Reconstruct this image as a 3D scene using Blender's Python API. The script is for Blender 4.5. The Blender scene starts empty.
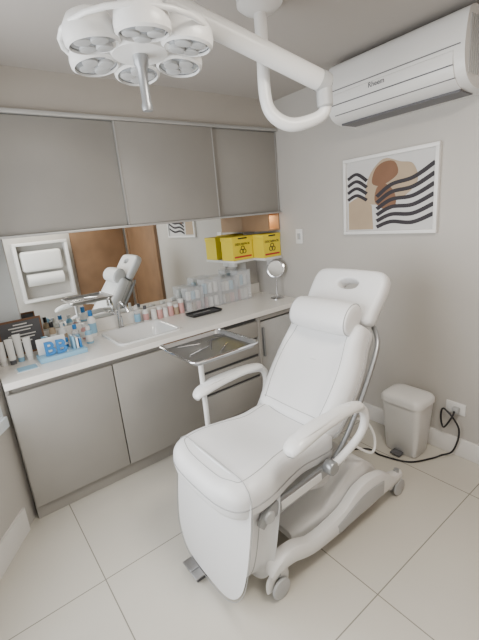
import bpy, bmesh, math, numpy as np, random
from mathutils import Vector, Matrix
random.seed(4)
COL=bpy.context.scene.collection
# ------------------------------------------------------------ materials
def mat(name,col,rough=.5,metal=0,spec=.5,noise=0,nscale=8,bump=0,bscale=200,alpha=1,trans=0,emit=0,coat=0):
    m=bpy.data.materials.new(name);m.use_nodes=True;nt=m.node_tree;b=nt.nodes["Principled BSDF"]
    b.inputs["Base Color"].default_value=(*col,1);b.inputs["Roughness"].default_value=rough
    b.inputs["Metallic"].default_value=metal;b.inputs["Specular IOR Level"].default_value=spec
    b.inputs["Alpha"].default_value=alpha;b.inputs["Transmission Weight"].default_value=trans
    b.inputs["Coat Weight"].default_value=coat
    if emit:
        b.inputs["Emission Color"].default_value=(*col,1);b.inputs["Emission Strength"].default_value=emit
    if noise or bump:
        tc=nt.nodes.new("ShaderNodeTexCoord")
    if noise:
        n=nt.nodes.new("ShaderNodeTexNoise");n.inputs["Scale"].default_value=nscale
        nt.links.new(tc.outputs["Object"],n.inputs["Vector"])
        r=nt.nodes.new("ShaderNodeValToRGB")
        r.color_ramp.elements[0].position=.3;r.color_ramp.elements[1].position=.7
        r.color_ramp.elements[0].color=(*[c*(1-noise) for c in col],1)
        r.color_ramp.elements[1].color=(*[min(1,c*(1+noise)) for c in col],1)
        nt.links.new(n.outputs["Fac"],r.inputs["Fac"]);nt.links.new(r.outputs["Color"],b.inputs["Base Color"])
    if bump:
        n=nt.nodes.new("ShaderNodeTexNoise");n.inputs["Scale"].default_value=bscale
        nt.links.new(tc.outputs["Object"],n.inputs["Vector"])
        bp=nt.nodes.new("ShaderNodeBump");bp.inputs["Strength"].default_value=bump;bp.inputs["Distance"].default_value=.002
        nt.links.new(n.outputs["Fac"],bp.inputs["Height"]);nt.links.new(bp.outputs["Normal"],b.inputs["Normal"])
    return m
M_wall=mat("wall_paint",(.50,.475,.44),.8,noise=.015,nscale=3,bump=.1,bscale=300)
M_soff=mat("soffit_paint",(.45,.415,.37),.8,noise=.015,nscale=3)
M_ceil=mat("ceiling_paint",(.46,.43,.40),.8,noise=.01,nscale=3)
M_base=mat("baseboard_white",(.76,.74,.71),.45,noise=.01)
M_cab=mat("cabinet_laminate",(.33,.313,.287),.42,noise=.02,nscale=5)
M_cabd=mat("cabinet_dark_gap",(.07,.07,.07),.6,noise=.02)
M_alu=mat("aluminium_profile",(.55,.55,.54),.35,.6,noise=.01)
M_count=mat("white_quartz",(.88,.85,.80),.22,noise=.015,nscale=30)
M_porc=mat("white_porcelain",(.85,.85,.84),.12,noise=.005,coat=.5)
M_chrome=mat("chrome",(.70,.70,.71),.12,1,noise=.01)
M_steel=mat("brushed_steel",(.46,.46,.47),.36,1,noise=.03,nscale=40)
M_silver=mat("silver_paint",(.36,.37,.38),.32,.6,noise=.01)
M_vinyl=mat("white_vinyl",(.74,.74,.74),.40,noise=.01,nscale=6,bump=.15,bscale=400)
M_vinyls=mat("vinyl_seam",(.36,.36,.36),.5,noise=.01)
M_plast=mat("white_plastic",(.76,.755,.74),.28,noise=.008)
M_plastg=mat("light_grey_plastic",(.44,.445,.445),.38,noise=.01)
M_fridge=mat("brushed_pale_metal",(.62,.62,.61),.3,.4,noise=.02,nscale=20)
M_greyd=mat("dark_grey_plastic",(.10,.10,.11),.4,noise=.02)
M_black=mat("black_plastic",(.012,.012,.014),.35,noise=.05)
M_lens=mat("lamp_lens",(.30,.32,.34),.1,0,noise=.15,nscale=60,coat=1)
M_wood=mat("wood_brown",(.23,.135,.075),.4,noise=.12,nscale=4)
M_woodl=mat("wood_niche",(.36,.22,.12),.45,noise=.10,nscale=4)
M_yel=mat("yellow_cardboard",(.86,.68,.03),.55,noise=.02)
M_blue=mat("blue_print",(.03,.20,.50),.4,noise=.02)
M_lblue=mat("light_blue_print",(.28,.52,.70),.4,noise=.02)
M_red=mat("red_print",(.50,.03,.03),.5,noise=.02)
M_pink=mat("pink_label",(.66,.36,.34),.4,noise=.04)
M_acr=mat("clear_acrylic",(.88,.90,.92),.06,noise=.01,alpha=.28,coat=.5)
M_cot=mat("cotton_white",(.82,.80,.77),.9,noise=.03,nscale=40,bump=.5,bscale=60)
M_paper=mat("paper_white",(.84,.84,.82),.6,noise=.01)
M_mirror=mat("mirror_glass",(.88,.90,.89),.01,1)
M_frame=mat("white_frame",(.80,.79,.77),.4,noise=.01)
M_art=mat("art_paper",(.58,.57,.56),.7,noise=.02)
M_tan=mat("art_tan",(.42,.32,.22),.7,noise=.04)
M_brown=mat("art_brown",(.20,.10,.055),.7,noise=.06)
M_artdk=mat("art_black",(.03,.025,.03),.7,noise=.05)
M_bluew=mat("window_white",(.76,.82,.86),.4,noise=.01)
M_led=mat("led_panel",(1,.97,.92),.5,emit=3.0)
def floor_mat():
    m=bpy.data.materials.new("porcelain_tiles");m.use_nodes=True;nt=m.node_tree;b=nt.nodes["Principled BSDF"]
    b.inputs["Roughness"].default_value=.10
    g=nt.nodes.new("ShaderNodeNewGeometry");s=nt.nodes.new("ShaderNodeSeparateXYZ");nt.links.new(g.outputs["Position"],s.inputs[0])
    def line(out,off,per):
        a=nt.nodes.new("ShaderNodeMath");a.operation='ADD';a.inputs[1].default_value=off;nt.links.new(out,a.inputs[0])
        mo=nt.nodes.new("ShaderNodeMath");mo.operation='PINGPONG';mo.inputs[1].default_value=per/2;nt.links.new(a.outputs[0],mo.inputs[0])
        l=nt.nodes.new("ShaderNodeMath");l.operation='LESS_THAN';l.inputs[1].default_value=.0026;nt.links.new(mo.outputs[0],l.inputs[0]);return l
    lx=line(s.outputs["X"],2.12,.9);ly=line(s.outputs["Y"],1.24,.9)
    mx=nt.nodes.new("ShaderNodeMath");mx.operation='MAXIMUM';nt.links.new(lx.outputs[0],mx.inputs[0]);nt.links.new(ly.outputs[0],mx.inputs[1])
    n=nt.nodes.new("ShaderNodeTexNoise");n.inputs["Scale"].default_value=1.6;n.inputs["Detail"].default_value=5
    nt.links.new(g.outputs["Position"],n.inputs["Vector"])
    r=nt.nodes.new("ShaderNodeValToRGB");r.color_ramp.elements[0].color=(.55,.52,.455,1);r.color_ramp.elements[1].color=(.62,.59,.525,1)
    nt.links.new(n.outputs["Fac"],r.inputs["Fac"])
    mi=nt.nodes.new("ShaderNodeMixRGB");nt.links.new(mx.outputs[0],mi.inputs[0]);nt.links.new(r.outputs[0],mi.inputs[1]);mi.inputs[2].default_value=(.25,.235,.20,1)
    nt.links.new(mi.outputs[0],b.inputs["Base Color"]);return m
M_floor=floor_mat()
# ------------------------------------------------------------ helpers
def mkobj(name,bm,m,smooth=True,angle=40):
    me=bpy.data.meshes.new(name);bmesh.ops.recalc_face_normals(bm,faces=bm.faces);bm.to_mesh(me);bm.free()
    o=bpy.data.objects.new(name,me);COL.objects.link(o);me.materials.append(m)
    if smooth:
        for p in me.polygons:p.use_smooth=True
        try: me.set_sharp_from_angle(angle=math.radians(angle))
        except Exception: pass
    return o
def thing(name,label,cat,loc,group=None):
    o=bpy.data.objects.new(name,None);o.location=loc;o.empty_display_size=.05;COL.objects.link(o)
    o["label"]=label;o["category"]=cat
    if group:o["group"]=group
    return o
def par(o,p,label=None):
    o.parent=p
    q=p;Mx=Matrix.Identity(4);chain=[]
    while q: chain.append(q);q=q.parent
    for q in reversed(chain):
        L=Matrix.LocRotScale(q.location,q.rotation_euler,q.scale)
        Mx=Mx@q.matrix_parent_inverse@L if q.parent else L
    o.matrix_parent_inverse=Mx.inverted()
    if label:o["label"]=label
    return o
def top(o,label,cat,group=None):
    o["label"]=label;o["category"]=cat
    if group:o["group"]=group
    return o
def struct(o): o["kind"]="structure";return o
def addbox(bm,x0,x1,y0,y1,z0,z1,bev=0,seg=2):
    r=bmesh.ops.create_cube(bm,size=1);vs=r["verts"]
    for v in vs: v.co=Vector(((x0+x1)/2+v.co.x*(x1-x0),(y0+y1)/2+v.co.y*(y1-y0),(z0+z1)/2+v.co.z*(z1-z0)))
    if bev:
        es=list({e for v in vs for e in v.link_edges})
        bmesh.ops.bevel(bm,geom=es,offset=bev,segments=seg,affect='EDGES',profile=.5)
def box(name,x0,x1,y0,y1,z0,z1,m,bev=0,seg=2):
    bm=bmesh.new();addbox(bm,x0,x1,y0,y1,z0,z1,bev,seg);return mkobj(name,bm,m,bev>0)
def boxes(name,L,m,bev=0):
    bm=bmesh.new()
    for b in L: addbox(bm,*b,bev)
    return mkobj(name,bm,m,bev>0)
def prisms(name,L,m):
    bm=bmesh.new()
    for pts,z0,z1 in L:
        a=[bm.verts.new((x,y,z0)) for x,y in pts];b=[bm.verts.new((x,y,z1)) for x,y in pts];n=len(pts)
        bm.faces.new(a[::-1]);bm.faces.new(b)
        for i in range(n): bm.faces.new((a[i],a[(i+1)%n],b[(i+1)%n],b[i]))
    return mkobj(name,bm,m,False)
def frame_for(ax):
    ax=Vector(ax).normalized();u=Vector((0,0,1)) if abs(ax.z)<.9 else Vector((1,0,0))
    s=ax.cross(u).normalized();return s,ax.cross(s).normalized(),ax
def addlathe(bm,prof,O,ax,seg=32):
    s,t,a=frame_for(ax);O=Vector(O);rings=[]
    for r,h in prof:
        if r<1e-6: rings.append([bm.verts.new(O+a*h)])
        else: rings.append([bm.verts.new(O+a*h+(s*math.cos(2*math.pi*k/seg)+t*math.sin(2*math.pi*k/seg))*r) for k in range(seg)])
    for A,B_ in zip(rings,rings[1:]):
        for k in range(seg):
            k2=(k+1)%seg
            if len(A)==1 and len(B_)==1: continue
            if len(A)==1: bm.faces.new((A[0],B_[k2],B_[k]))
            elif len(B_)==1: bm.faces.new((A[k],A[k2],B_[0]))
            else: bm.faces.new((A[k],A[k2],B_[k2],B_[k]))
def lathe(name,prof,O,ax,m,seg=32,angle=40):
    bm=bmesh.new();addlathe(bm,prof,O,ax,seg);return mkobj(name,bm,m,True,angle)
def cyl(name,p0,p1,r,m,r1=None,seg=24,bev=0):
    p0=Vector(p0);p1=Vector(p1);L=(p1-p0).length;r1=r if r1 is None else r1
    b=bev
    prof=[(0,0),(r-b,0),(r,b),(r1,L-b),(r1-b,L),(0,L)] if b else [(0,0),(r,0),(r1,L),(0,L)]
    return lathe(name,prof,p0,p1-p0,m,seg)
def catmull(P,closed=False,sub=8):
    P=[np.array(p,float) for p in P];n=len(P);out=[]
    rng=range(n if closed else n-1)
    for i in rng:
        if closed: a,b,c,d=P[(i-1)%n],P[i],P[(i+1)%n],P[(i+2)%n]
        else: a,b,c,d=P[max(i-1,0)],P[i],P[i+1],P[min(i+2,n-1)]
        for k in range(sub):
            t=k/sub
            out.append(.5*((2*b)+(-a+c)*t+(2*a-5*b+4*c-d)*t*t+(-a+3*b-3*c+d)*t**3))
    if not closed: out.append(P[-1])
    return out
def addsweep(bm,pts,rad,seg=12,closed=False,up=(0,0,1),sub=8,smooth=True,power=1,fixed=False):
    n=len(pts)
    if not isinstance(rad,list): rad=[rad]*n
    rad=[(r,r) if not isinstance(r,tuple) else r for r in rad]
    data=[list(p)+list(r) for p,r in zip(pts,rad)]
    S=catmull(data,closed,sub) if smooth else [np.array(d,float) for d in data]
    N=len(S);P=[Vector(s[:3]) for s in S]
    tang=[]
    for i in range(N):
        a=P[(i-1)%N] if closed else P[max(i-1,0)];b=P[(i+1)%N] if closed else P[min(i+1,N-1)]
        tang.append((b-a).normalized())
    upv=Vector(up)
    if abs(upv.normalized().dot(tang[0]))>.98: upv=Vector((1,0,0))
    rings=[];side=tang[0].cross(upv).normalized()
    for i in range(N):
        t=tang[i]
        if fixed: side=t.cross(Vector(up)).normalized()
        else: side=(side-t*side.dot(t)).normalized()
        u=side.cross(t).normalized();ra,rb=S[i][3],S[i][4];ring=[]
        for k in range(seg):
            a=2*math.pi*k/seg;c,s_=math.cos(a),math.sin(a)
            c=math.copysign(abs(c)**power,c);s_=math.copysign(abs(s_)**power,s_)
            ring.append(bm.verts.new(P[i]+side*c*ra+u*s_*rb))
        rings.append(ring)
    R=rings+([rings[0]] if closed else [])
    for A,B_ in zip(R,R[1:]):
        for k in range(seg):
            k2=(k+1)%seg;bm.faces.new((A[k],A[k2],B_[k2],B_[k]))
    if not closed:
        bm.faces.new(rings[0][::-1]);bm.faces.new(rings[-1])
def sweep(name,pts,rad,m,**k):
    bm=bmesh.new();addsweep(bm,pts,rad,**k);return mkobj(name,bm,m)
def inset(poly,d):
    n=len(poly);out=[]
    for i in range(n):
        a=poly[i-1];b=poly[(i+1)%n];t=np.array(b)-np.array(a);t=t/ (np.linalg.norm(t)+1e-9)
        out.append(np.array(poly[i])+np.array([-t[1],t[0]])*d)
    return out
def cushion(name,outline,O,U,V,thick,r,crown,m,sub=6,dip=None,rb=None):
    poly=catmull(outline,True,sub) if sub else [np.array(p,float) for p in outline]
    O=Vector(O);U=Vector(U).normalized();V=Vector(V).normalized();N=U.cross(V)
    bm=bmesh.new();rings=[];rb=r if rb is None else rb
    def ring(ps,h,cr=0):
        L=[]
        for p in ps:
            hh=h+(dip(p[0],p[1]) if dip and h>thick*.5 else 0)
            L.append(bm.verts.new(O+U*p[0]+V*p[1]+N*hh))
        return L
    for k in range(5):
        a=k/4*math.pi/2;rings.append(ring(inset(poly,rb*(1-math.sin(a))),rb*(1-math.cos(a))))
    for k in range(7):
        a=k/6*math.pi/2;rings.append(ring(inset(poly,r*(1-math.cos(a))),thick-r+r*math.sin(a)))
    last=inset(poly,r);c=sum(last)/len(last)
    for s in (.93,.86,.78,.68,.55,.4,.25,.1):
        rings.append(ring([c+(p-c)*s for p in last],thick+crown*(1-s*s)))
    for A,B_ in zip(rings,rings[1:]):
        n=len(A)
        for i in range(n): bm.faces.new((A[i],A[(i+1)%n],B_[(i+1)%n],B_[i]))
    bm.faces.new(rings[0][::-1]);bm.faces.new(rings[-1])
    return mkobj(name,bm,m,True,60)
def ringslab(name,outer,inner,O,U,V,thick,r,m,sub=6):
    o=catmull(outer,True,sub);i_=catmull(inner,True,sub);O=Vector(O);U=Vector(U).normalized();V=Vector(V).normalized();N=U.cross(V)
    loops=[]
    r2=r*.4
    for k in range(5):
        a=k/4*math.pi/2;loops.append((inset(o,r*(1-math.sin(a))),r*(1-math.cos(a))))
    for k in range(5):
        a=k/4*math.pi/2;loops.append((inset(o,r*(1-math.cos(a))),thick-r+r*math.sin(a)))
    for k in range(5):
        a=k/4*math.pi/2;loops.append((inset(i_,-r2*(1-math.sin(a))),thick-r2*(1-math.cos(a))))
    for k in range(5):
        a=k/4*math.pi/2;loops.append((inset(i_,-r2*(1-math.cos(a))),r2-r2*math.sin(a)))
    bm=bmesh.new();R=[[bm.verts.new(O+U*p[0]+V*p[1]+N*h) for p in ps] for ps,h in loops]
    for A,B_ in zip(R,R[1:]+[R[0]]):
        n=len(A)
        for i in range(n): bm.faces.new((A[i],A[(i+1)%n],B_[(i+1)%n],B_[i]))
    return mkobj(name,bm,m,True,60)
def text(name,body,size,loc,xdir,ydir,m,ext=.001,align='CENTER',off=0):
    c=bpy.data.curves.new(name,"FONT");c.body=body;c.size=size;c.extrude=ext;c.offset=off;c.align_x=align;c.align_y='CENTER';c.resolution_u=4
    o=bpy.data.objects.new("tmp",c);COL.objects.link(o)
    bpy.context.view_layer.update();dg=bpy.context.evaluated_depsgraph_get()
    me=bpy.data.meshes.new_from_object(o.evaluated_get(dg));bpy.data.objects.remove(o)
    X=Vector(xdir).normalized();Y=Vector(ydir).normalized();Z=X.cross(Y)
    Mx=Matrix((X,Y,Z)).transposed().to_4x4();Mx.translation=Vector(loc);me.transform(Mx)
    me.materials.clear();me.materials.append(m)
    o=bpy.data.objects.new(name,me);COL.objects.link(o);return o
def rrect(x0,x1,y0,y1,r,n=5):
    r=min(r,(x1-x0)/2-1e-4,(y1-y0)/2-1e-4);P=[]
    for cx_,cy_,a0 in [(x1-r,y1-r,0),(x0+r,y1-r,90),(x0+r,y0+r,180),(x1-r,y0+r,270)]:
        for k in range(n+1):
            a_=math.radians(a0+90*k/n);P.append((cx_+r*math.cos(a_),cy_+r*math.sin(a_)))
    return P
def loftrings(bm,R,cap0=True,cap1=True):
    V_=[[bm.verts.new(p) for p in r] for r in R]
    for A,B_ in zip(V_,V_[1:]):
        n=len(A)
        for i in range(n): bm.faces.new((A[i],A[(i+1)%n],B_[(i+1)%n],B_[i]))
    if cap0:bm.faces.new(V_[0][::-1])
    if cap1:bm.faces.new(V_[-1])
# ------------------------------------------------------------ camera
X0=np.array([.8286,-.2223,.5141]);Z0=np.array([-.0898,-.960,-.2654]);Y0=np.cross(Z0,X0)
Bm=np.array([X0,Y0,Z0]).T
v=np.array([-0.0073,-0.0653,-0.0158]);a=np.linalg.norm(v);k=v/a
K=np.array([[0,-k[2],k[1]],[k[2],0,-k[0]],[-k[1],k[0],0]])
R=(np.eye(3)+math.sin(a)*K+(1-math.cos(a))*K@K)@Bm
cam=bpy.data.cameras.new("camera");co=bpy.data.objects.new("camera",cam);COL.objects.link(co)
cx=Vector(R[0]).normalized();cz=-Vector(R[2]);cz=(cz-cx*cz.dot(cx)).normalized();cy=cz.cross(cx)
Mx=Matrix((cx,cy,cz)).transposed().to_4x4();Mx.translation=Vector((-2.3761,-2.8845,1.6507));co.matrix_world=Mx
cam.sensor_fit='VERTICAL';cam.sensor_height=36;cam.lens=382/640*36;cam.clip_start=.02
bpy.context.scene.camera=co
# ------------------------------------------------------------ room
H=2.508;XL=-2.294;YF=-3.25
struct(box("floor",-4.4,.1,YF-.1,.1,-.06,0,M_floor))
struct(box("ceiling",-4.4,.1,YF-.1,.1,H,H+.06,M_ceil))
struct(box("wall_back",XL-.1,.1,0,.1,0,H,M_wall))
struct(box("wall_right",0,.1,YF-.1,0,0,H,M_wall))
struct(box("wall_front",-4.4,.1,YF-.1,YF,0,H,M_wall))
d=Vector((-.559,-.829));nn=Vector((-.829,.559))*.1
P0=Vector((XL,-.5))
def seg(s0,s1,z0,z1,off=0,th=1):
    a=P0+d*s0+nn*off;b=P0+d*s1+nn*off
    return ([(a.x,a.y),(b.x,b.y),(b.x+nn.x*th,b.y+nn.y*th),(a.x+nn.x*th,a.y+nn.y*th)],z0,z1)
SL=3.4
struct(prisms("wall_left",[([(XL,0),(XL,-.5),(XL-.1,-.5),(XL-.1,0)],0,H),seg(0,SL,0,.64),seg(0,.06,.64,H),seg(2.4,SL,.64,H),seg(.06,2.4,2.25,H)],M_wall))
struct(prisms("baseboard_left",[seg(.12,SL,0,.15,-.15,.15)],M_base))
struct(box("baseboard_right",-.015,0,YF,-.62,0,.13,M_base,.003))
w=struct(prisms("window_1",[seg(.06,2.4,.64,.70,-.2,1.2),seg(.06,2.4,2.19,2.25,0,1),seg(.06,.12,.70,2.19,0,1),seg(2.34,2.4,.70,2.19,0,1),seg(1.2,1.26,.70,2.19,.3,.4)],M_bluew))
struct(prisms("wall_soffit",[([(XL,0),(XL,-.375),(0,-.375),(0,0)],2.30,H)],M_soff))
dd=struct(box("door_1",-.035,0,-3.10,-2.17,0,2.12,M_wood,.004))
d2=struct(box("door_2",-.87,-.06,YF,YF+.035,0,2.12,M_wood,.004))
struct(boxes("trim_1",[(-.045,0,-2.17,-2.11,0,2.18),(-.045,0,-3.16,-3.10,0,2.18),(-.045,0,-3.16,-2.11,2.12,2.18)],M_wood))
# ------------------------------------------------------------ upper cabinet
uc=thing("wall_cabinet","grey laminate wall cabinet with three sliding doors under the soffit","cabinet",(XL,-.2,1.643))
par(boxes("carcass",[(XL,-.001,-.355,0,1.643,1.663),(XL,-.001,-.355,0,2.28,2.30),(XL,XL+.02,-.355,0,1.663,2.28),(-.02,-.001,-.355,0,1.663,2.28),(XL,-.001,-.02,0,1.663,2.28)],M_cab),uc)
par(box("top_rail",XL,-.001,-.40,-.355,2.277,2.300,M_alu,.002),uc,"aluminium sliding rail")
par(box("bottom_rail",XL,-.001,-.40,-.355,1.636,1.650,M_alu,.002),uc,"aluminium sliding rail")
for (xa,xb,y) in [(XL+.01,-1.36,-.372),(-1.378,-.650,-.394),(-.69,-.012,-.372)]:
    dr=par(box("door",xa,xb,y,y+.016,1.652,2.275,M_cab,.002),uc)
    par(box("edge_profile",xa-.001,xa+.006,y-.003,y+.016,1.652,2.275,M_alu),dr,"thin aluminium edge strip")
    par(box("edge_profile",xb-.006,xb+.001,y-.003,y+.016,1.652,2.275,M_alu),dr,"thin aluminium edge strip")
nb=thing("display_niche","open brown wood niche hung under the wall cabinet","niche",(-.1,-.2,1.5))
par(boxes("panel",[(-.135,-.12,-.36,0,1.495,1.635),(-.014,-.001,-.36,0,1.495,1.635),(-.12,-.014,-.012,0,1.495,1.635),(-.12,-.014,-.36,-.012,1.495,1.507)],M_woodl),nb)
mi=thing("wall_mirror","wide frameless mirror between worktop and wall cabinet","mirror",(-1.1,-.01,1.01))
par(box("mirror_glass",-2.07,-.14,-.008,0,1.0,1.634,M_mirror),mi)
par(boxes("edge_trim",[(-2.078,-2.07,-.01,0,1.0,1.634)],M_alu),mi)
struct(box("trim_2",XL,-2.078,-.012,0,.997,1.635,M_bluew))
# ------------------------------------------------------------ base cabinets
TOPZ=.9
bc=thing("base_cabinet","grey base cabinet with two plain doors under the worktop","cabinet",(-1.7,-.3,0))
par(boxes("body",[(XL+.002,-1.105,-.575,-.001,.1,.12),(XL+.002,XL+.02,-.575,-.001,.12,.86),(-1.12,-1.105,-.575,-.001,.12,.86),(XL+.002,-1.105,-.02,-.001,.12,.86),(-1.71,-1.695,-.575,-.02,.12,.74),(XL+.002,-1.105,-.56,-.54,.80,.86)],M_cab),bc)
par(box("toe_kick",XL+.002,-1.105,-.555,-.54,0,.1,M_cab),bc)
for xa,xb in [(XL+.006,-1.716),(-1.709,-1.108)]:
    dr=par(box("door",xa,xb,-.597,-.576,.105,.822,M_cab,.003),bc)
dc=thing("drawer_cabinet","grey drawer cabinet with four wide drawers under the worktop","cabinet",(-.8,-.3,0))
par(boxes("body",[(-1.105,-.53,-.575,-.001,.1,.12),(-1.105,-1.09,-.575,-.001,.12,.86),(-.545,-.53,-.575,-.001,.12,.86),(-1.105,-.53,-.02,-.001,.12,.86)],M_cab),dc)
par(box("toe_kick",-1.105,-.53,-.555,-.54,0,.1,M_cab),dc)
zs=[.105,.37,.55,.69,.822]
for z0,z1 in zip(zs,zs[1:]):
    dr=par(box("drawer",-1.102,-.533,-.597,-.576,z0+.002,z1-.022 if z1<.8 else z1,M_cab,.003),dc)
    par(box("handle_groove",-1.10,-.535,-.579,-.565,(z1-.022) if z1<.8 else z1,z1+.002 if z1<.8 else .858,M_cabd),dr,"dark recessed grip channel")
for x0,x1 in [(-.529,-.50),(-.075,-.002)]:
    sp=box("side_panel",x0,x1,-.597,-.001,0,.86,M_cab,.001)
    top(sp,"narrow grey side panel beside the small refrigerator","panel","grey panels beside the refrigerator")
fp_=box("filler_strip",-.499,-.076,-.597,-.56,.82,.86,M_cab,.001);top(fp_,"narrow grey filler strip above the small refrigerator","panel")
fr=thing("mini_fridge","small pale metal refrigerator built in under the worktop","refrigerator",(-.29,-.3,0))
par(box("body",-.49,-.085,-.52,-.03,.02,.80,M_greyd,.01),fr)
fd=par(box("door",-.49,-.085,-.57,-.523,.03,.80,M_fridge,.012,3),fr)
par(box("handle",-.47,-.45,-.590,-.57,.50,.75,M_silver,.004),fd)
for b_ in [(-.48,-.44,-.5,-.46),(-.14,-.1,-.5,-.46),(-.48,-.44,-.1,-.06),(-.14,-.1,-.1,-.06)]: par(box("foot",*b_,0,.02,M_black),fr)
SX0,SX1,SY0,SY1=-1.60,-1.17,-.515,-.13
wt=thing("worktop","long white stone worktop with sink cut-out","worktop",(-1.15,-.3,.86))
par(boxes("slab",[(XL+.002,SX0,-.62,-.001,.862,.9),(SX1,-.001,-.62,-.001,.862,.9),(SX0,SX1,-.62,SY0,.862,.9),(SX0,SX1,SY1,-.001,.862,.9)],M_count),wt)
top(box("splash_ledge",XL+.002,-.001,-.02,-.001,.9005,.996,M_count,.002),"low white stone splash ledge along the mirror","splashback")
sk=thing("sink","white rectangular porcelain sink set in the worktop","sink",((SX0+SX1)/2,(SY0+SY1)/2,.8))
bm=bmesh.new()
R_=[]
for e,z_,r in [(-.002,.79,.05),(-.002,.9,.05),(.02,.9015,.055),(.020,.908,.055),(.014,.913,.05),(0.0,.912,.045),(-.012,.90,.04),(-.03,.80,.05),(-.08,.785,.05)]:
    R_.append([(x,y,z_) for x,y in rrect(SX0-e,SX1+e,SY0-e,SY1+e,r)])
loftrings(bm,R_,False,True);par(mkobj("basin",bm,M_porc),sk)
par(lathe("drain",[(0,0),(.025,0),(.025,.004),(0,.004)],(-1.38,-.31,.785),(0,0,1),M_chrome),sk)
fa=thing("faucet","chrome mixer tap with curved spout behind the sink","faucet",(-1.42,-.075,.9))
par(lathe("base",[(0,0),(.028,0),(.028,.006),(.021,.012),(.019,.09),(0,.092)],(-1.44,-.07,.9005),(0,0,1),M_chrome),fa)
par(sweep("spout",[(-1.44,-.07,.96),(-1.44,-.075,1.05),(-1.435,-.12,1.10),(-1.425,-.19,1.09),(-1.42,-.22,1.04)],[.014,.013,.013,.013,.013],M_chrome),fa)
par(sweep("lever",[(-1.44,-.07,.99),(-1.47,-.07,1.02),(-1.51,-.09,1.045)],[.009,.007,.006],M_chrome),fa)
# ------------------------------------------------------------ counter items
T1=TOPZ+.0005
def bottle(x,y,h,r,body,cap,label,neck=.4,lab=None):
    t=thing("bottle",label,"bottle",(x,y,T1))
    par(lathe("bottle_body",[(0,0),(r*.92,0),(r,.006),(r,h*.62),(r*.9,h*.69),(r*neck,h*.76),(r*neck,h*.8),(0,h*.8)],(x,y,T1),(0,0,1),body,20),t)
    par(lathe("cap",[(r*neck*1.15,h*.78),(r*neck*1.2,h*.79),(r*neck*1.15,h),(0,h)],(x,y,T1),(0,0,1),cap,20),t)
    if lab: par(lathe("paper_label",[(r*1.01,h*.12),(r*1.015,h*.13),(r*1.015,h*.5),(r*1.01,h*.51)],(x,y,T1),(0,0,1),lab,20),t)
    return t
bottle(-1.80,-.21,.14,.024,M_acr,M_blue,"small clear bottle with blue cap beside the sink",.5,M_lblue)
bottle(-1.73,-.26,.12,.024,M_lblue,M_plast,"small pale blue bottle with white cap",.5,M_paper)
bottle(-1.655,-.10,.19,.028,M_paper,M_blue,"white lotion bottle with blue cap by the sink",.45,M_lblue)
bottle(-1.86,-.12,.15,.026,M_paper,M_plast,"white pump bottle beside the tabletop notice",.35,M_tan)
bottle(-1.92,-.11,.17,.022,M_tan,M_black,"amber bottle with black cap beside the tabletop notice",.5,M_paper)
bottle(-1.72,-.12,.11,.022,M_pink,M_plast,"small pink bottle with white cap",.5,M_paper)
bottle(-1.30,-.07,.15,.024,M_acr,M_plast,"clear hand sanitiser bottle behind the sink",.4,M_lblue)
bottle(-1.23,-.07,.13,.022,M_paper,M_greyd,"white bottle with dark cap behind the sink",.5,M_pink)
for i in range(4):
    x=-2.245+i*.047;y=-.27-.02*(i%2);hh=1+.12*((i*7)%3)
    t=thing("cosmetic_tube","white cosmetic tube standing on its cap","tube",(x,y,T1),"white cosmetic tubes on the worktop")
    par(lathe("cap",[(0,0),(.017,0),(.017,.028),(0,.028)],(x,y,T1),(0,0,1),[M_plast,M_greyd,M_lblue,M_plast][i],18),t)
    bm=bmesh.new();R_=[]
    for z_,rx,ry in [(.028,.019,.019),(.06,.020,.017),(.11,.021,.010),(.145,.022,.002)]:
        R_.append([(x+rx*math.cos(q*math.pi/9),y+ry*math.sin(q*math.pi/9),T1+z_*hh-(.028*(hh-1))) for q in range(18)])
    loftrings(bm,R_);tb=par(mkobj("tube_body",bm,M_paper),t)
for i,(x,mm,h) in enumerate([(-1.16,M_paper,.09),(-1.11,M_pink,.10),(-1.06,M_paper,.08),(-1.01,M_pink,.11),(-.96,M_tan,.085),(-.91,M_pink,.12)]):
    t=thing("jar","small %s jar with lid near the mirror"%{M_pink:"pink",M_paper:"white",M_tan:"tan"}[mm],"jar",(x,-.07,T1))
    par(lathe("jar_body",[(0,0),(.022,0),(.023,.004),(.023,h*.7),(.019,h*.75),(0,h*.75)],(x,-.07,T1),(0,0,1),mm,20),t)
    par(lathe("lid",[(.021,h*.74),(.022,h*.75),(.022,h*.97),(.02,h),(0,h)],(x,-.07,T1),(0,0,1),M_plast,20),t)
fs=thing("tabletop_sign","dark framed tabletop notice standing near the mirror","sign",(-2.1,-.14,T1))
par(boxes("frame",[(-2.23,-1.975,-.12,-.108,T1,.912),(-2.23,-1.975,-.12,-.108,1.118,1.13),(-2.23,-2.22,-.12,-.108,.912,1.118),(-1.985,-1.975,-.12,-.108,.912,1.118)],M_brown,.001),fs)
par(box("card",-2.22,-1.985,-.116,-.110,.912,1.118,M_greyd),fs)
for z_,wd in [(1.095,.08),(1.075,.14),(1.055,.11),(1.025,.16),(1.005,.14),(.98,.1)]:
    par(box("printed_line",-2.10-wd/2,-2.10+wd/2,-.118,-.1155,z_,z_+.007,M_paper),fs)
bb=thing("display_block","pale display block with blue BB lettering and product cards","display stand",(-1.95,-.35,T1))
par(box("stand",-2.075,-1.80,-.45,-.32,T1,.93,M_lblue,.004),bb,"pale blue base")
par(box("back_card",-2.065,-1.90,-.36,-.35,.93,1.03,M_paper,.002),bb)
par(text("lettering","BB",.115,(-1.975,-.42,.972),(1,-.05,0),(0,0,1),M_blue,.008,off=.003),bb,"blue BB letters")
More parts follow.
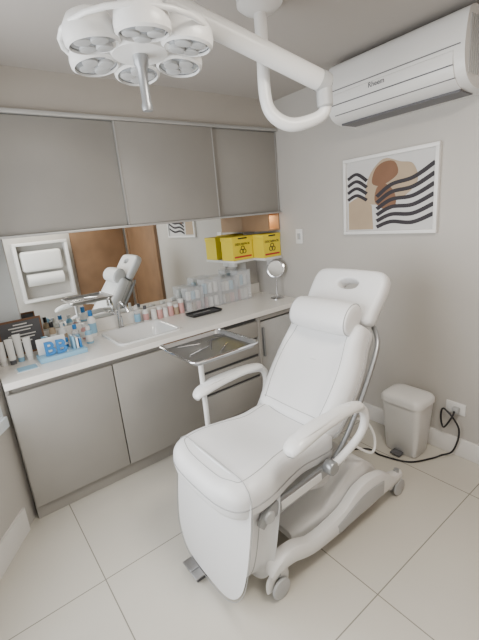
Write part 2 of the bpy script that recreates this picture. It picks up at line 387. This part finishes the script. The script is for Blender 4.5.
for i,x in enumerate([-1.87,-1.85,-1.83]):
    par(box("product_card",x,x+.012,-.41,-.33,.93,1.01-.01*i,[M_lblue,M_paper,M_blue][i],.001),bb)
for i,(x,y,mm,mt) in enumerate([(-1.99,-.19,M_lblue,.10),(-1.94,-.235,M_paper,.085),(-1.88,-.23,M_blue,.07)]):
    cb_=thing("product_carton","small %s cosmetic product carton on the worktop"%["pale blue","white","dark blue"][i],"box",(x,y,T1))
    par(box("carton_body",x-.018,x+.018,y-.015,y+.015,T1,.9+mt,mm,.001),cb_)
    par(box("printed_band",x-.014,x+.014,y-.0165,y-.015,.9+mt*.4,.9+mt*.6,M_paper if mm!=M_paper else M_lblue),cb_)
cd=thing("leaflet_stack","white and blue leaflets lying on the worktop","leaflets",(-2.1,-.5,T1))
par(box("leaflet",-2.21,-2.09,-.50,-.40,T1,.903,M_paper),cd)
par(box("leaflet",-2.20,-2.10,-.49,-.41,.903,.906,M_lblue),cd)
bt=thing("instrument_tray","shallow black plastic tray on the worktop","tray",(-.80,-.2,T1))
bm=bmesh.new();loftrings(bm,[[(x,y,z_) for x,y in rrect(-.95+e,-.66-e,-.33+e,-.18-e,.02)] for e,z_ in [(.008,T1),(0,.918),(.004,.918),(.012,.906)]]);par(mkobj("tray_body",bm,M_black),bt)
par(box("instrument",-.90,-.74,-.255,-.24,.907,.913,M_silver,.002),bt)
for i,(x0,x1,y0,hh) in enumerate([(-.87,-.72,-.14,.19),(-.71,-.54,-.15,.24),(-.53,-.37,-.155,.22),(-.36,-.22,-.16,.26)]):
    t=thing("acrylic_box","clear acrylic box filled with cotton and gauze supplies","storage box",((x0+x1)/2,y0+.06,T1),"clear acrylic boxes by the mirror")
    y1=y0+.11;g=.003
    par(boxes("box_shell",[(x0,x1,y0,y1,T1,.9035),(x0,x1,y0,y0+g,.9035,.9+hh),(x0,x1,y1-g,y1,.9035,.9+hh),(x0,x0+g,y0+g,y1-g,.9035,.9+hh),(x1-g,x1,y0+g,y1-g,.9035,.9+hh),(x0,x1,y0+g,y1-g,.9+hh*.5,.9+hh*.5+g)],M_acr),t)
    par(boxes("lid",[(x0-.003,x1+.003,y0-.003,y1+.003,.9+hh,.9+hh+.012)],M_acr,.002),t)
    for r_ in range(2):
        for q in range(3):
            cxx=x0+.03+q*(x1-x0-.06)/2;z0=.904+ r_*hh*.5
            par(lathe("supply_roll",[(0,0),(.02,0),(.022,.004),(.022,hh*.33),(.02,hh*.35),(0,hh*.35)],(cxx,y0+.055,z0),(0,0,1),[M_cot,M_paper,M_pink,M_tan][(q*3+r_+i*2)%4] if r_==0 else [M_cot,M_lblue,M_paper][(q+i)%3],16),t)
vx,vy=-.10,-.38
vm=thing("vanity_mirror","round chrome tabletop mirror on a slim stand","mirror",(vx,vy,T1))
par(lathe("base",[(0,0),(.06,0),(.06,.006),(.05,.012),(.012,.02),(0,.02)],(vx,vy,T1),(0,0,1),M_chrome),vm)
par(cyl("stem",(vx,vy,T1+.015),(vx,vy,T1+.18),.006,M_chrome),vm)
ax=Vector((-.75,-.65,.25)).normalized()
c=Vector((vx,vy,1.165))
par(lathe("mirror_disc",[(0,-.004),(.070,-.004),(.070,.004),(0,.004)],c,ax,M_mirror,40),vm)
par(lathe("rim",[(.068,-.008),(.077,-.006),(.079,0),(.077,.006),(.068,.008)],c,ax,M_chrome,40),vm)
# sharps boxes
for i,(x0,x1,yb,y1) in enumerate([(-.43,-.215,-.22,-.05),(-.205,-.008,-.36,-.16)]):
    hz=1.272
    s_h=thing("wall_bracket_shelf","white wall bracket shelf under a yellow sharps box","shelf",((x0+x1)/2,yb+.08,1.25),"white bracket shelves")
    par(box("plate",x0-.005,x1+.002,yb-.01,-.0095 if i==0 else y1,1.250,1.2715,M_plast,.003),s_h)
    if i==0: par(box("bracket",x0+.09,x1-.09,-.10,-.0095,1.20,1.250,M_plast,.003),s_h)
    else: par(box("bracket",-.06,-.001,-.30,-.22,1.18,1.250,M_plast,.003),s_h)
    t=thing("sharps_container","yellow cardboard sharps disposal box with black and red print","sharps box",((x0+x1)/2,(yb+y1)/2,1.272),"yellow sharps boxes")
    bm=bmesh.new();addbox(bm,x0,x1,yb,y1,hz,hz+.19)
    par(mkobj("carton",bm,M_yel,False),t)
    par(boxes("lid_flap",[(x0-.004,x1+.004,yb-.004,y1+.004,hz+.165,hz+.20)],M_yel,.002),t)
    par(box("handle_slot",x0+.06,x1-.06,yb-.0055,yb-.004,hz+.178,hz+.19,M_black),t)
    par(box("printed_band",x0+.015,x1-.015,yb-.001,yb,hz+.02,hz+.035,M_red),t)
    par(text("lettering","DESCARPACK",.026,((x0+x1)/2,yb-.001,hz+.135),(1,0,0),(0,0,1),M_black,.0005,off=.0006),t)
    cxm=(x0+x1)/2
    bm=bmesh.new()
    for kk in range(3):
        an=math.radians(90+120*kk);addsweep(bm,[(cxm+.018*math.cos(an)+.018*math.cos(q),yb-.001,hz+.082+.018*math.sin(an)+.018*math.sin(q)) for q in [j*math.pi/6 for j in range(12)]],.0034,seg=6,closed=True,sub=1)
    par(mkobj("warning_mark",bm,M_black),t)
# ------------------------------------------------------------ right wall items
ya,yb_,za,zb=-1.065,-1.735,1.444,1.952;fw=.022
pf=thing("framed_picture","white framed abstract print with black stripes and brown shapes","picture",(0,-1.4,1.7))
par(boxes("frame",[(-.03,-.001,yb_,ya,za,za+fw),(-.03,-.001,yb_,ya,zb-fw,zb),(-.03,-.001,yb_,yb_+fw,za+fw,zb-fw),(-.03,-.001,ya-fw,ya,za+fw,zb-fw)],M_frame,.002),pf)
ar=par(box("print",-.012,-.004,yb_+fw,ya-fw,za+fw,zb-fw,M_art),pf)
def artpoly(name,pts,m,dx,sub=5):
    P=catmull(pts,True,sub) if sub else pts
    w_=ya-yb_-2*fw;h_=zb-za-2*fw
    bm=bmesh.new();vs=[bm.verts.new((-.0125-dx,ya-fw-p[0]*w_,za+fw+p[1]*h_)) for p in P];f_=bm.faces.new(vs)
    bmesh.ops.triangulate(bm,faces=[f_])
    par(mkobj(name,bm,m,False),ar)
artpoly("painted_shape",[(.02,.02),(.02,.42),(.15,.50),(.32,.36),(.34,.02)],M_tan,.0002,0)
artpoly("painted_shape",[(.26,.40),(.28,.75),(.45,.97),(.64,.90),(.78,.84),(.82,.6),(.6,.40)],M_tan,.0004)
artpoly("painted_shape",[(.32,.68),(.36,.85),(.46,.93),(.58,.91),(.62,.76),(.52,.66),(.40,.62)],M_brown,.0006)
artpoly("painted_shape",[(.36,.40),(.38,.60),(.48,.64),(.58,.52),(.60,.35),(.50,.28)],M_brown,.0007)
def band(pts,wd,m,dx):
    C=catmull([(p[0],p[1]) for p in pts],False,8);L=[];Rr=[]
    for i,p in enumerate(C):
        a_=C[max(i-1,0)];b_=C[min(i+1,len(C)-1)];t_=(b_-a_);t_/=np.linalg.norm(t_)+1e-9;n_=np.array([-t_[1],t_[0]])*wd/2
        L.append(np.clip(p+n_,.002,.998));Rr.append(np.clip(p-n_,.002,.998))
    artpoly("painted_stripe",L+Rr[::-1],m,dx,0)
for q in range(6):
    band([(.38,.05+q*.085),(.55,.12+q*.10),(.78,.10+q*.115),(.995,.20+q*.125)],.052,M_artdk,.0009)
for q in range(4):
    band([(.01,.46+q*.10),(.13,.52+q*.10),(.26,.44+q*.09)],.045,M_artdk,.0009)
sw=thing("light_switch","white wall switch plate beside the sharps boxes","switch",(0,-.594,1.434))
par(box("plate",-.01,-.0005,-.632,-.556,1.375,1.495,M_plast,.003),sw);par(box("rocker",-.014,-.009,-.61,-.578,1.41,1.46,M_plastg,.002),sw)
ou=thing("wall_outlet","white wall outlet with white plug above the baseboard","outlet",(0,-1.9,.33))
par(box("plate",-.01,-.0005,-1.965,-1.845,.295,.375,M_plast,.003),ou)
par(box("plug",-.045,-.01,-1.935,-1.895,.315,.35,M_plastg,.006),ou)
cb=sweep("power_cable",[(-.05,-1.915,.33),(-.08,-1.915,.30),(-.06,-1.86,.20),(-.04,-1.83,.27),(-.035,-1.85,.32),(-.05,-1.95,.22),(-.06,-1.93,.06),(-.09,-1.87,.008),(-.17,-1.84,.007),(-.30,-1.76,.007),(-.36,-1.6,.007),(-.36,-1.5,.007),(-.48,-1.42,.007),(-.62,-1.50,.007)],.006,M_black,seg=8)
top(cb,"black power cable looping from the outlet across the floor","cable")
# AC
ac=thing("air_conditioner","white split air conditioner mounted high on the wall","air conditioner",(0,-1.52,2.15))
AY0,AY1=-1.955,-1.15
prof=[(0,2.485),(-.20,2.485),(-.25,2.465),(-.275,2.41),(-.288,2.32),(-.282,2.245),(-.25,2.185),(-.18,2.15),(-.08,2.142),(0,2.142)]
bm=bmesh.new();pp=prof[:1]+[tuple(q) for q in catmull(prof[1:-1],False,3)]+prof[-1:]
loftrings(bm,[[(x if x<0 else -.0005,y,z_) for x,z_ in pp] for y in (AY0,AY1)])
par(mkobj("housing",bm,M_plast,True,30),ac)
bm=bmesh.new()
fl=[(-.289,2.30),(-.286,2.245),(-.255,2.187),(-.19,2.152)]
fl=[tuple(q) for q in catmull(fl,False,3)]
loftrings(bm,[[(x-.004,y,z_-.003) for x,z_ in fl]+[(x+.006,y,z_+.006) for x,z_ in fl[::-1]] for y in (AY0+.05,AY1-.045)])
par(mkobj("louver_flap",bm,M_plast,True,30),ac,"white air outlet flap")
for b_ in [(-.2925,-.26,AY0+.05,AY1-.045,2.238,2.243),(-.264,-.23,AY0+.05,AY1-.045,2.186,2.191),(-.20,-.06,AY0+.05,AY1-.045,2.137,2.147)]:
    par(box("vent_slit",*b_,M_greyd),ac)
par(box("panel_seam",-.2915,-.26,AY0+.02,AY1-.02,2.318,2.322,M_greyd),ac)
for i in range(5): par(box("end_grille",-.24+i*.022,-.231+i*.022,AY0-.004,AY0,2.2,2.44,M_plastg),ac)
par(text("lettering","Rheem",.036,(-.2935,-1.50,2.282),(0,-1,0),(0.05,0,1),M_greyd,.0005,off=.0006),ac)
# bin
bn=thing("pedal_bin","small white plastic pedal bin on the floor by the wall","waste bin",(-.16,-1.65,0))
bm=bmesh.new();loftrings(bm,[[(x,y,z_) for x,y in rrect(-.27+e,-.055-e,-1.80+e,-1.53-e,.04)] for e,z_ in [(.03,0),(.022,.01),(.0,.365)]]);par(mkobj("bin_body",bm,M_plast),bn)
bm=bmesh.new();loftrings(bm,[[(x,y,z_) for x,y in rrect(-.278+e,-.047-e,-1.808+e,-1.522-e,.05)] for e,z_ in [(0,.37),(0,.40),(.006,.413),(.02,.424),(.05,.432),(.08,.435)]]);par(mkobj("lid",bm,M_plast),bn)
par(box("pedal",-.305,-.25,-1.70,-1.63,.012,.026,M_greyd,.004),bn)
td=thing("towel_dispenser","white open wall cabinet with paper towel roll","towel dispenser",(-1.3,YF+.1,.7))
par(boxes("cabinet_box",[(-1.65,-.95,YF,YF+.15,.72,.76),(-1.65,-.95,YF,YF+.15,1.50,1.54),(-1.65,-1.61,YF,YF+.15,.76,1.50),(-.99,-.95,YF,YF+.15,.76,1.50)],M_frame,.004),td)
par(cyl("paper_roll",(-1.55,YF+.09,1.02),(-1.08,YF+.09,1.02),.085,M_paper),td)
par(box("hood",-1.58,-1.05,YF,YF+.14,1.14,1.42,M_paper,.04,4),td)
# ------------------------------------------------------------ treatment chair
YC=-1.59
ch=thing("treatment_chair","white vinyl dental treatment chair with reclined backrest and wheeled base","treatment chair",(-1.1,YC,0))
so=[(0,-.235),(.10,-.245),(.20,-.238),(.31,-.255),(.42,-.280),(.52,-.284),(.585,-.262),(.620,-.20),(.634,-.10),(.634,.10),(.620,.20),(.585,.262),(.52,.284),(.42,.280),(.31,.255),(.20,.238),(.10,.245),(0,.235),(-.02,.12),(-.02,-.12)]
def dip(u,v_):
    return -.032*math.exp(-((u-.18)/.16)**2)*math.exp(-(v_/.2)**2)+.014*math.exp(-((abs(v_)-.19)/.05)**2)-.03*max(0,(u-.42)/.22)**2
SO=(-1.12,YC,.49)
st=par(cushion("seat",so,SO,(-1,0,0),(0,-1,0),.14,.05,.0,M_vinyl,dip=dip,rb=.03),ch)
def seam(name,outl,d_,O,U,V,h,par_,dipf=None,r=.0022):
    P=inset(catmull(outl,True,4),d_);O=Vector(O);U=Vector(U).normalized();V=Vector(V).normalized();N=U.cross(V)
    pts=[O+U*p[0]+V*p[1]+N*(h+(dipf(*p) if dipf else 0)) for p in P]
    bm=bmesh.new();addsweep(bm,pts,r,seg=6,closed=True,sub=1);return par(mkobj(name,bm,M_vinyls),par_)
seam("stitching",so,.062,SO,(-1,0,0),(0,-1,0),.1402,st,dip,.0018)
seam("piping",so,-.001,SO,(-1,0,0),(0,-1,0),.055,st,None,.003)
lo=[(-.225,0),(-.24,.08),(-.24,.20),(-.232,.32),(-.21,.41),(-.16,.465),(-.08,.482),(.08,.482),(.16,.465),(.21,.41),(.232,.32),(.24,.20),(.24,.08),(.225,0),(.14,-.01),(-.14,-.01)]
Vd=Vector((-.17,0,-1)).normalized()
LO=(-1.50,YC,.545)
lg=par(cushion("leg_rest",lo,LO,(0,1,0),Vd,.165,.05,.014,M_vinyl,rb=.04),ch)
seam("piping",lo,-.001,LO,(0,1,0),Vd,.075,lg,None,.003)
seam("stitching",lo,.06,LO,(0,1,0),Vd,.1665,lg,None,.0016)
rec=Vector((.49,0,.69)).normalized()
BO=Vector((-1.115,YC+.01,.585))
bo=[(-.235,.0),(-.262,.10),(-.27,.24),(-.262,.36),(-.242,.46),(-.232,.54),(-.20,.565),(-.10,.57),(.10,.57),(.20,.565),(.232,.54),(.242,.46),(.262,.36),(.27,.24),(.262,.10),(.235,.0),(.12,-.015),(-.12,-.015)]
Ub=Vector((0,-1,0))
Nb=Ub.cross(rec)
def fix(outl):
    A=sum(outl[i-1][0]*outl[i][1]-outl[i][0]*outl[i-1][1] for i in range(len(outl)))
    return outl if A>0 else outl[::-1]
def dipb(u,v_): return .024*math.exp(-((abs(u)-.205)/.05)**2)-.012*math.exp(-((v_-.30)/.15)**2-(u/.15)**2)
bo=fix(bo)
bk=par(cushion("backrest",bo,BO-Nb*.05,Ub,rec,.115,.045,.0,M_vinyl,dip=dipb,rb=.03),ch)
seam("stitching",bo,.07,BO-Nb*.05,Ub,rec,.1152,bk,dipb,.0018)
seam("piping",bo,-.001,BO-Nb*.05,Ub,rec,.045,bk,None,.003)
ho=fix([(-.215,.585),(-.230,.66),(-.236,.76),(-.228,.83),(-.19,.868),(-.09,.876),(.09,.876),(.19,.868),(.228,.83),(.236,.76),(.230,.66),(.215,.585),(.12,.577),(0,.577),(-.12,.577)])
hi=[]
for (u_,v_) in ho:
    an=math.atan2(v_-.73,u_/1.6);hi.append((.02+.066*math.cos(an),.782+.030*math.sin(an)))
hr=par(ringslab("headrest",ho,hi,BO-Nb*.045,Ub,rec,.085,.032,M_vinyl),ch)
par(cushion("headrest_mount",fix([(-.10,.50),(.10,.50),(.10,.68),(-.10,.68)]),BO-Nb*.075,Ub,rec,.03,.008,0,M_plastg,sub=4),hr)
pc=BO+rec*.565+Nb*.105
bm=bmesh.new()
q0=[(-.195,.030,.025),(-.192,.062,.048),(-.18,.082,.062),(-.12,.088,.068),(0,.09,.07),(.12,.088,.068),(.18,.082,.062),(.192,.062,.048),(.195,.030,.025)]
addsweep(bm,[pc+Ub*a_ for a_,_,_ in q0],[(b_,c_) for _,b_,c_ in q0],seg=28,up=tuple(Nb),fixed=True,sub=5)
hp=par(mkobj("head_pillow",bm,M_vinyl,True,70),ch,"soft white bolster pillow")
for sg in (-1,1):
    bm=bmesh.new();cc_=pc+Ub*(sg*.181)
    addsweep(bm,[cc_+rec*math.cos(q*math.pi/12)*.083+Nb*math.sin(q*math.pi/12)*.063 for q in range(24)],.0022,seg=6,closed=True,sub=1)
    par(mkobj("piping",bm,M_vinyls),hp)
par(cushion("back_shell",inset(catmull(bo,True,1),.02),BO-Nb*.085,Ub,rec,.04,.012,0,M_plastg,sub=1),ch,"light grey plastic back cover")
for sgn in (-1,1):
    par(sweep("back_frame",[BO+Ub*(sgn*.19)+rec*.60-Nb*.075,BO+Ub*(sgn*.255)+rec*.50-Nb*.065,BO+Ub*(sgn*.275)+rec*.25-Nb*.06,BO+Ub*(sgn*.27)+rec*.02-Nb*.06,BO+Ub*(sgn*.265)-rec*.10-Nb*.03],.013,M_silver),ch,"silver tubular back frame")
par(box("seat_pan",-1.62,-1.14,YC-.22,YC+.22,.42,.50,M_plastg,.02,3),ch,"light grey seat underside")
for sgn in (-1,1):
    y=YC+sgn*.262
    par(sweep("side_rail",[(-1.61,y,.41),(-1.55,y,.45),(-1.35,y,.462),(-1.12,y,.485)],[(.012,.02),(.012,.034),(.012,.034),(.012,.028)],M_silver,up=(0,0,1),fixed=True,power=.6),ch,"silver side rail")
    par(sweep("rail_cover",[(-1.50,y+sgn*.012,.458),(-1.25,y+sgn*.012,.468)],[(.004,.020),(.004,.020)],M_plast,up=(0,0,1),fixed=True,power=.5,smooth=False),ch,"white rail cover strip")
    par(lathe("pivot_cap",[(0,0),(.026,0),(.028,.004),(.024,.012),(0,.014)],(-1.57,y+sgn*.010,.445),(0,sgn,0),M_plastg,24),ch)
    par(lathe("pivot_cap",[(0,0),(.03,0),(.032,.004),(.026,.012),(0,.014)],(-1.17,y+sgn*.010,.49),(0,sgn,0),M_chrome,24),ch,"round chrome pivot cap")
for sgn in (-1,1):
    y=YC+sgn*.345
    am=par(sweep("armrest",[(-1.50,y,.735),(-1.495,y,.757),(-1.45,y,.775),(-1.33,y,.790),(-1.19,y,.797),(-1.08,y,.785),(-1.045,y,.765)],[(.020,.010),(.038,.020),(.046,.027),(.040,.026),(.037,.025),(.030,.022),(.020,.014)],M_plast,up=(0,0,1),fixed=True,seg=20),ch)
    par(sweep("arm_pad",[(-1.47,y,.792),(-1.40,y,.806),(-1.28,y,.812),(-1.14,y,.814)],[(.02,.006),(.032,.009),(.030,.009),(.018,.006)],M_vinyl,up=(0,0,1),fixed=True,seg=18),am)
    par(sweep("arm_support",[(-1.15,y,.785),(-1.05,y,.762),(-1.018,y,.70),(-1.04,y-sgn*.01,.62),(-1.12,y-sgn*.035,.545),(-1.20,y-sgn*.055,.50)],[(.019,.018),(.020,.020),(.021,.020),(.020,.019),(.017,.019),(.016,.018)],M_plast,up=(0,1,0)),am)
    par(lathe("arm_joint",[(0,0),(.032,0),(.034,.004),(.034,.04),(.03,.045),(0,.046)],(-1.20,YC+sgn*.268,.50),(0,sgn,0),M_silver,24),am,"silver round arm joint")
par(sweep("control_cable",[(-.98,YC-.20,.50),(-.86,YC-.27,.40),(-.80,YC-.25,.46),(-.84,YC-.22,.56),(-.93,YC-.20,.60)],.007,M_plast,seg=8),ch,"thin white coiled cable")
# base
par(sweep("lift_arm",[(-1.02,YC-.0,.26),(-1.15,YC,.30),(-1.32,YC,.37),(-1.48,YC,.44)],[(.16,.045)]*4,M_plast,up=(0,0,1),fixed=True,power=.6),ch)
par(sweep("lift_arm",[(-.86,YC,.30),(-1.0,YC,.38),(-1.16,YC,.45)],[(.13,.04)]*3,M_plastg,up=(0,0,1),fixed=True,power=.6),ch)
bm=bmesh.new()
R_=[]
for x,z0,z1,hw in [(-1.36,.10,.14,.17),(-1.32,.085,.16,.20),(-1.18,.08,.20,.225),(-1.04,.08,.30,.232),(-.95,.08,.345,.232),(-.86,.08,.33,.23),(-.76,.085,.25,.22),(-.69,.10,.17,.19)]:
    R_.append([(x,YC+a_,b_) for a_,b_ in rrect(-hw,hw,z0,z1,.02)])
loftrings(bm,R_);par(mkobj("base_cover",bm,M_plast),ch)
for sgn in (-1,1):
    y=YC+sgn*.262
    par(sweep("base_rail",[(-1.58,y,.14),(-1.54,y,.175),(-1.45,y,.175),(-1.32,y,.13),(-1.1,y,.135),(-.95,y,.17),(-.8,y,.165),(-.68,y,.13),(-.58,y,.12)],[(.028,.018),(.036,.032),(.036,.042),(.034,.04),(.034,.055),(.034,.09),(.034,.08),(.034,.04),(.026,.02)],M_plast,up=(0,0,1),fixed=True,power=.55),ch,"white rounded base rail")
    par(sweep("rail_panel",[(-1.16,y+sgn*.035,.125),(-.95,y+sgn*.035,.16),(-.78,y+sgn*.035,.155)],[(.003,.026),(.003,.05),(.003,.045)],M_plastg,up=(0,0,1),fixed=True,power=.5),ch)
    for x in (-1.54,-.60):
        cs=par(sweep("caster",[(x-.045,y,.05),(x-.04,y,.10),(x,y,.125),(x+.035,y,.10),(x+.04,y,.05)],[(.022,.006),(.028,.010),(.030,.012),(.028,.010),(.022,.006)],M_plast,up=(0,1,0),seg=14),ch)
        par(cyl("stem",(x,y,.11),(x,y,.16),.015,M_silver),cs)
        for s2 in (-1,1):
            par(lathe("wheel",[(0,0),(.035,0),(.048,.003),(.05,.008),(.048,.016),(.035,.018),(0,.018)],(x,y+s2*.012-(.018 if s2<0 else 0),.05),(0,1,0),M_plastg,28),cs)
fp=par(boxes("foot_pedal",[(-1.80,-1.69,YC+.02,YC+.15,.028,.036),(-1.80,-1.69,YC+.07,YC+.10,.036,.041)],M_steel,.003),ch,"brushed steel foot pedal")
par(sweep("pedal_link",[(-1.73,YC+.09,.034),(-1.6,YC+.09,.06),(-1.32,YC+.05,.12)],.01,M_silver),fp)
par(box("pedal_pad",-1.79,-1.70,YC+.03,YC+.14,0,.028,M_greyd,.003),fp)
# instrument tray carried by an arm of the chair
bm=bmesh.new();loftrings(bm,[[(x,y,z_) for x,y in rrect(-1.54+e,-1.13-e,-1.34+e,-.95-e,.03)] for e,z_ in [(.012,.95),(0,.972),(-.004,.975),(.004,.975),(.016,.956)]])
ts=par(mkobj("instrument_tray",bm,M_steel),ch,"rectangular polished steel tray")
par(sweep("tray_rim",[(x,y,.975) for x,y in rrect(-1.545,-1.125,-1.345,-.945,.035,3)],.006,M_chrome,closed=True,sub=1,seg=8),ts)
par(sweep("post",[(-1.44,-1.22,.95),(-1.44,-1.22,.6),(-1.44,-1.22,.36),(-1.42,-1.26,.31),(-1.38,-1.36,.31),(-1.34,-1.48,.34)],.014,M_plast),ts)
par(sweep("tray_bracket",[(-1.44,-1.22,.945),(-1.34,-1.16,.945),(-1.24,-1.15,.945)],[(.02,.005)]*3,M_steel,fixed=True),ts)
for i,(xx,yy,L_,an) in enumerate([(-1.40,-1.16,.16,.3),(-1.30,-1.12,.18,1.0),(-1.28,-1.22,.14,.7),(-1.22,-1.05,.15,.2),(-1.40,-1.04,.13,-.4)]):
    dx_,dy_=math.cos(an)*L_/2,math.sin(an)*L_/2
    t=sweep("hand_instrument",[(xx-dx_,yy-dy_,.961),(xx,yy,.962),(xx+dx_,yy+dy_,.961)],[.002,.0042,.0025],M_greyd if i%2 else M_chrome,seg=8)
    top(t,"slim steel hand instrument lying on the steel tray" if i%2==0 else "slim dark handled instrument lying on the steel tray","instrument","hand instruments on the tray")
# ------------------------------------------------------------ surgical lamp
lp=thing("surgical_lamp","white ceiling mounted surgical lamp with petal head and curved arms","surgical lamp",(-1.1,-1.45,H))
cxl,cyl_=-1.115,-1.50
par(lathe("ceiling_mount",[(0,0),(.095,0),(.095,.03),(.07,.05),(.035,.065),(0,.065)],(cxl,cyl_,H),(0,0,-1),M_plast,36),lp)
par(sweep("lower_arm",[(cxl,cyl_,H-.05),(cxl,cyl_,2.3),(cxl,cyl_,2.14),(cxl+.02,cyl_-.02,2.06),(cxl+.085,cyl_-.065,2.015),(-.94,-1.62,2.03),(-.90,-1.645,2.06),(-.90,-1.65,2.11)],[.027,.027,.027,.028,.029,.027,.027,.027],M_plast,seg=20),lp)
A=Vector((-.915,-1.648,2.175));E=Vector((-1.56,-1.49,2.40))
par(cyl("elbow_joint",(-.90,-1.65,2.075),(-.905,-1.65,2.175),.035,M_plastg,bev=.006),lp)
dv=(A-E).normalized()
am=par(sweep("spring_arm",[E,E+(A-E)*.5,A+dv*.01],[.040,.040,.042],M_plast,seg=24),lp)
par(lathe("end_cap",[(.0,.03),(.025,.028),(.042,.018),(.044,0),(.044,-.03)],A+dv*.01,dv,M_plastg,28),am)
par(lathe("cap_bolt",[(0,.036),(.016,.036),(.020,.02)],A+dv*.01,dv,M_black,16),am)
HC=Vector((-1.715,-1.56,2.21))
par(sweep("yoke",[E,E+Vector((-.06,-.01,.015)),Vector((-1.68,-1.545,2.405)),Vector((HC.x,HC.y,2.36)),Vector((HC.x,HC.y,2.27))],[.032,.028,.024,.022,.022],M_plast,seg=16),lp)
hax=Vector((-.0,-.01,-1)).normalized()
s_,t_,_=frame_for(hax)
hd=par(lathe("lamp_head",[(0,-.075),(.05,-.072),(.085,-.055),(.10,-.03),(.10,.005),(.09,.022),(0,.026)],HC,hax,M_plast,40),lp)
for kx in range(6):
    an=2*math.pi*kx/6+.35
    pc_=HC+(s_*math.cos(an)+t_*math.sin(an))*.168
    pax=(hax-(s_*math.cos(an)+t_*math.sin(an))*.12).normalized()
    pd=par(lathe("light_pod",[(0,-.064),(.03,-.061),(.06,-.048),(.078,-.022),(.084,.008),(.082,.026),(.073,.032),(.071,.024)],pc_,pax,M_plast,32),hd)
    par(lathe("lens",[(.0725,.022),(.05,.026),(0,.028)],pc_,pax,M_lens,32),pd)
    bm=bmesh.new()
    for j in range(4):
        aj=j*math.pi/2+an;addlathe(bm,[(0,.032),(.012,.036),(.026,.032),(.027,.022)],pc_+(s_*math.cos(aj)+t_*math.sin(aj))*.036,pax,16)
    par(mkobj("reflector",bm,M_plastg),pd,"light grey led reflectors")
    par(sweep("pod_bridge",[HC+(pc_-HC)*.35,pc_],[(.045,.022)]*2,M_plast,up=tuple(hax),fixed=True,smooth=False),hd)
par(lathe("handle",[(0,.02),(.026,.02),(.024,.05),(.017,.065),(.015,.16),(.019,.175),(.017,.19),(0,.192)],HC,hax,M_silver,24),hd,"grey sterilisable handle")
bm=bmesh.new();addsweep(bm,[HC-hax*.01+(s_*math.cos(q*math.pi/12)+t_*math.sin(q*math.pi/12))*.24 for q in range(24)],.008,closed=True,sub=1,seg=10)
par(mkobj("rim_handle",bm,M_plast),hd)
# ------------------------------------------------------------ lights
def area(name,loc,dirv,sx,sy,power,col):
    l=bpy.data.lights.new(name,'AREA');l.shape='RECTANGLE';l.size=sx;l.size_y=sy;l.energy=power;l.color=col
    o=bpy.data.objects.new(name,l);COL.objects.link(o);o.location=loc
    o.rotation_euler=Vector(dirv).to_track_quat('-Z','Y').to_euler();return o
wc=P0+d*1.26
area("window_daylight",(wc.x,wc.y,1.43),(.829,-.559,-.05),2.1,1.5,62,(.96,.98,1))
pl=thing("ceiling_panel_light","square white recessed ceiling light panel","ceiling light",(-1.35,-2.55,H))
par(box("trim_ring",-1.65,-1.05,-2.85,-2.25,H-.012,H,M_frame,.003),pl)
par(box("diffuser",-1.62,-1.08,-2.82,-2.28,H-.014,H-.012,M_led),pl)
area("panel_glow",(-1.35,-2.55,H-.03),(0,0,-1),.55,.55,27,(1,.93,.82))
area("niche_glow",(-.065,-.2,1.625),(0,0,-1),.06,.2,.9,(1,.75,.45))
wd=bpy.data.worlds.new("world");bpy.context.scene.world=wd;wd.use_nodes=True
wd.node_tree.nodes["Background"].inputs[0].default_value=(.85,.92,1,1);wd.node_tree.nodes["Background"].inputs[1].default_value=1.5
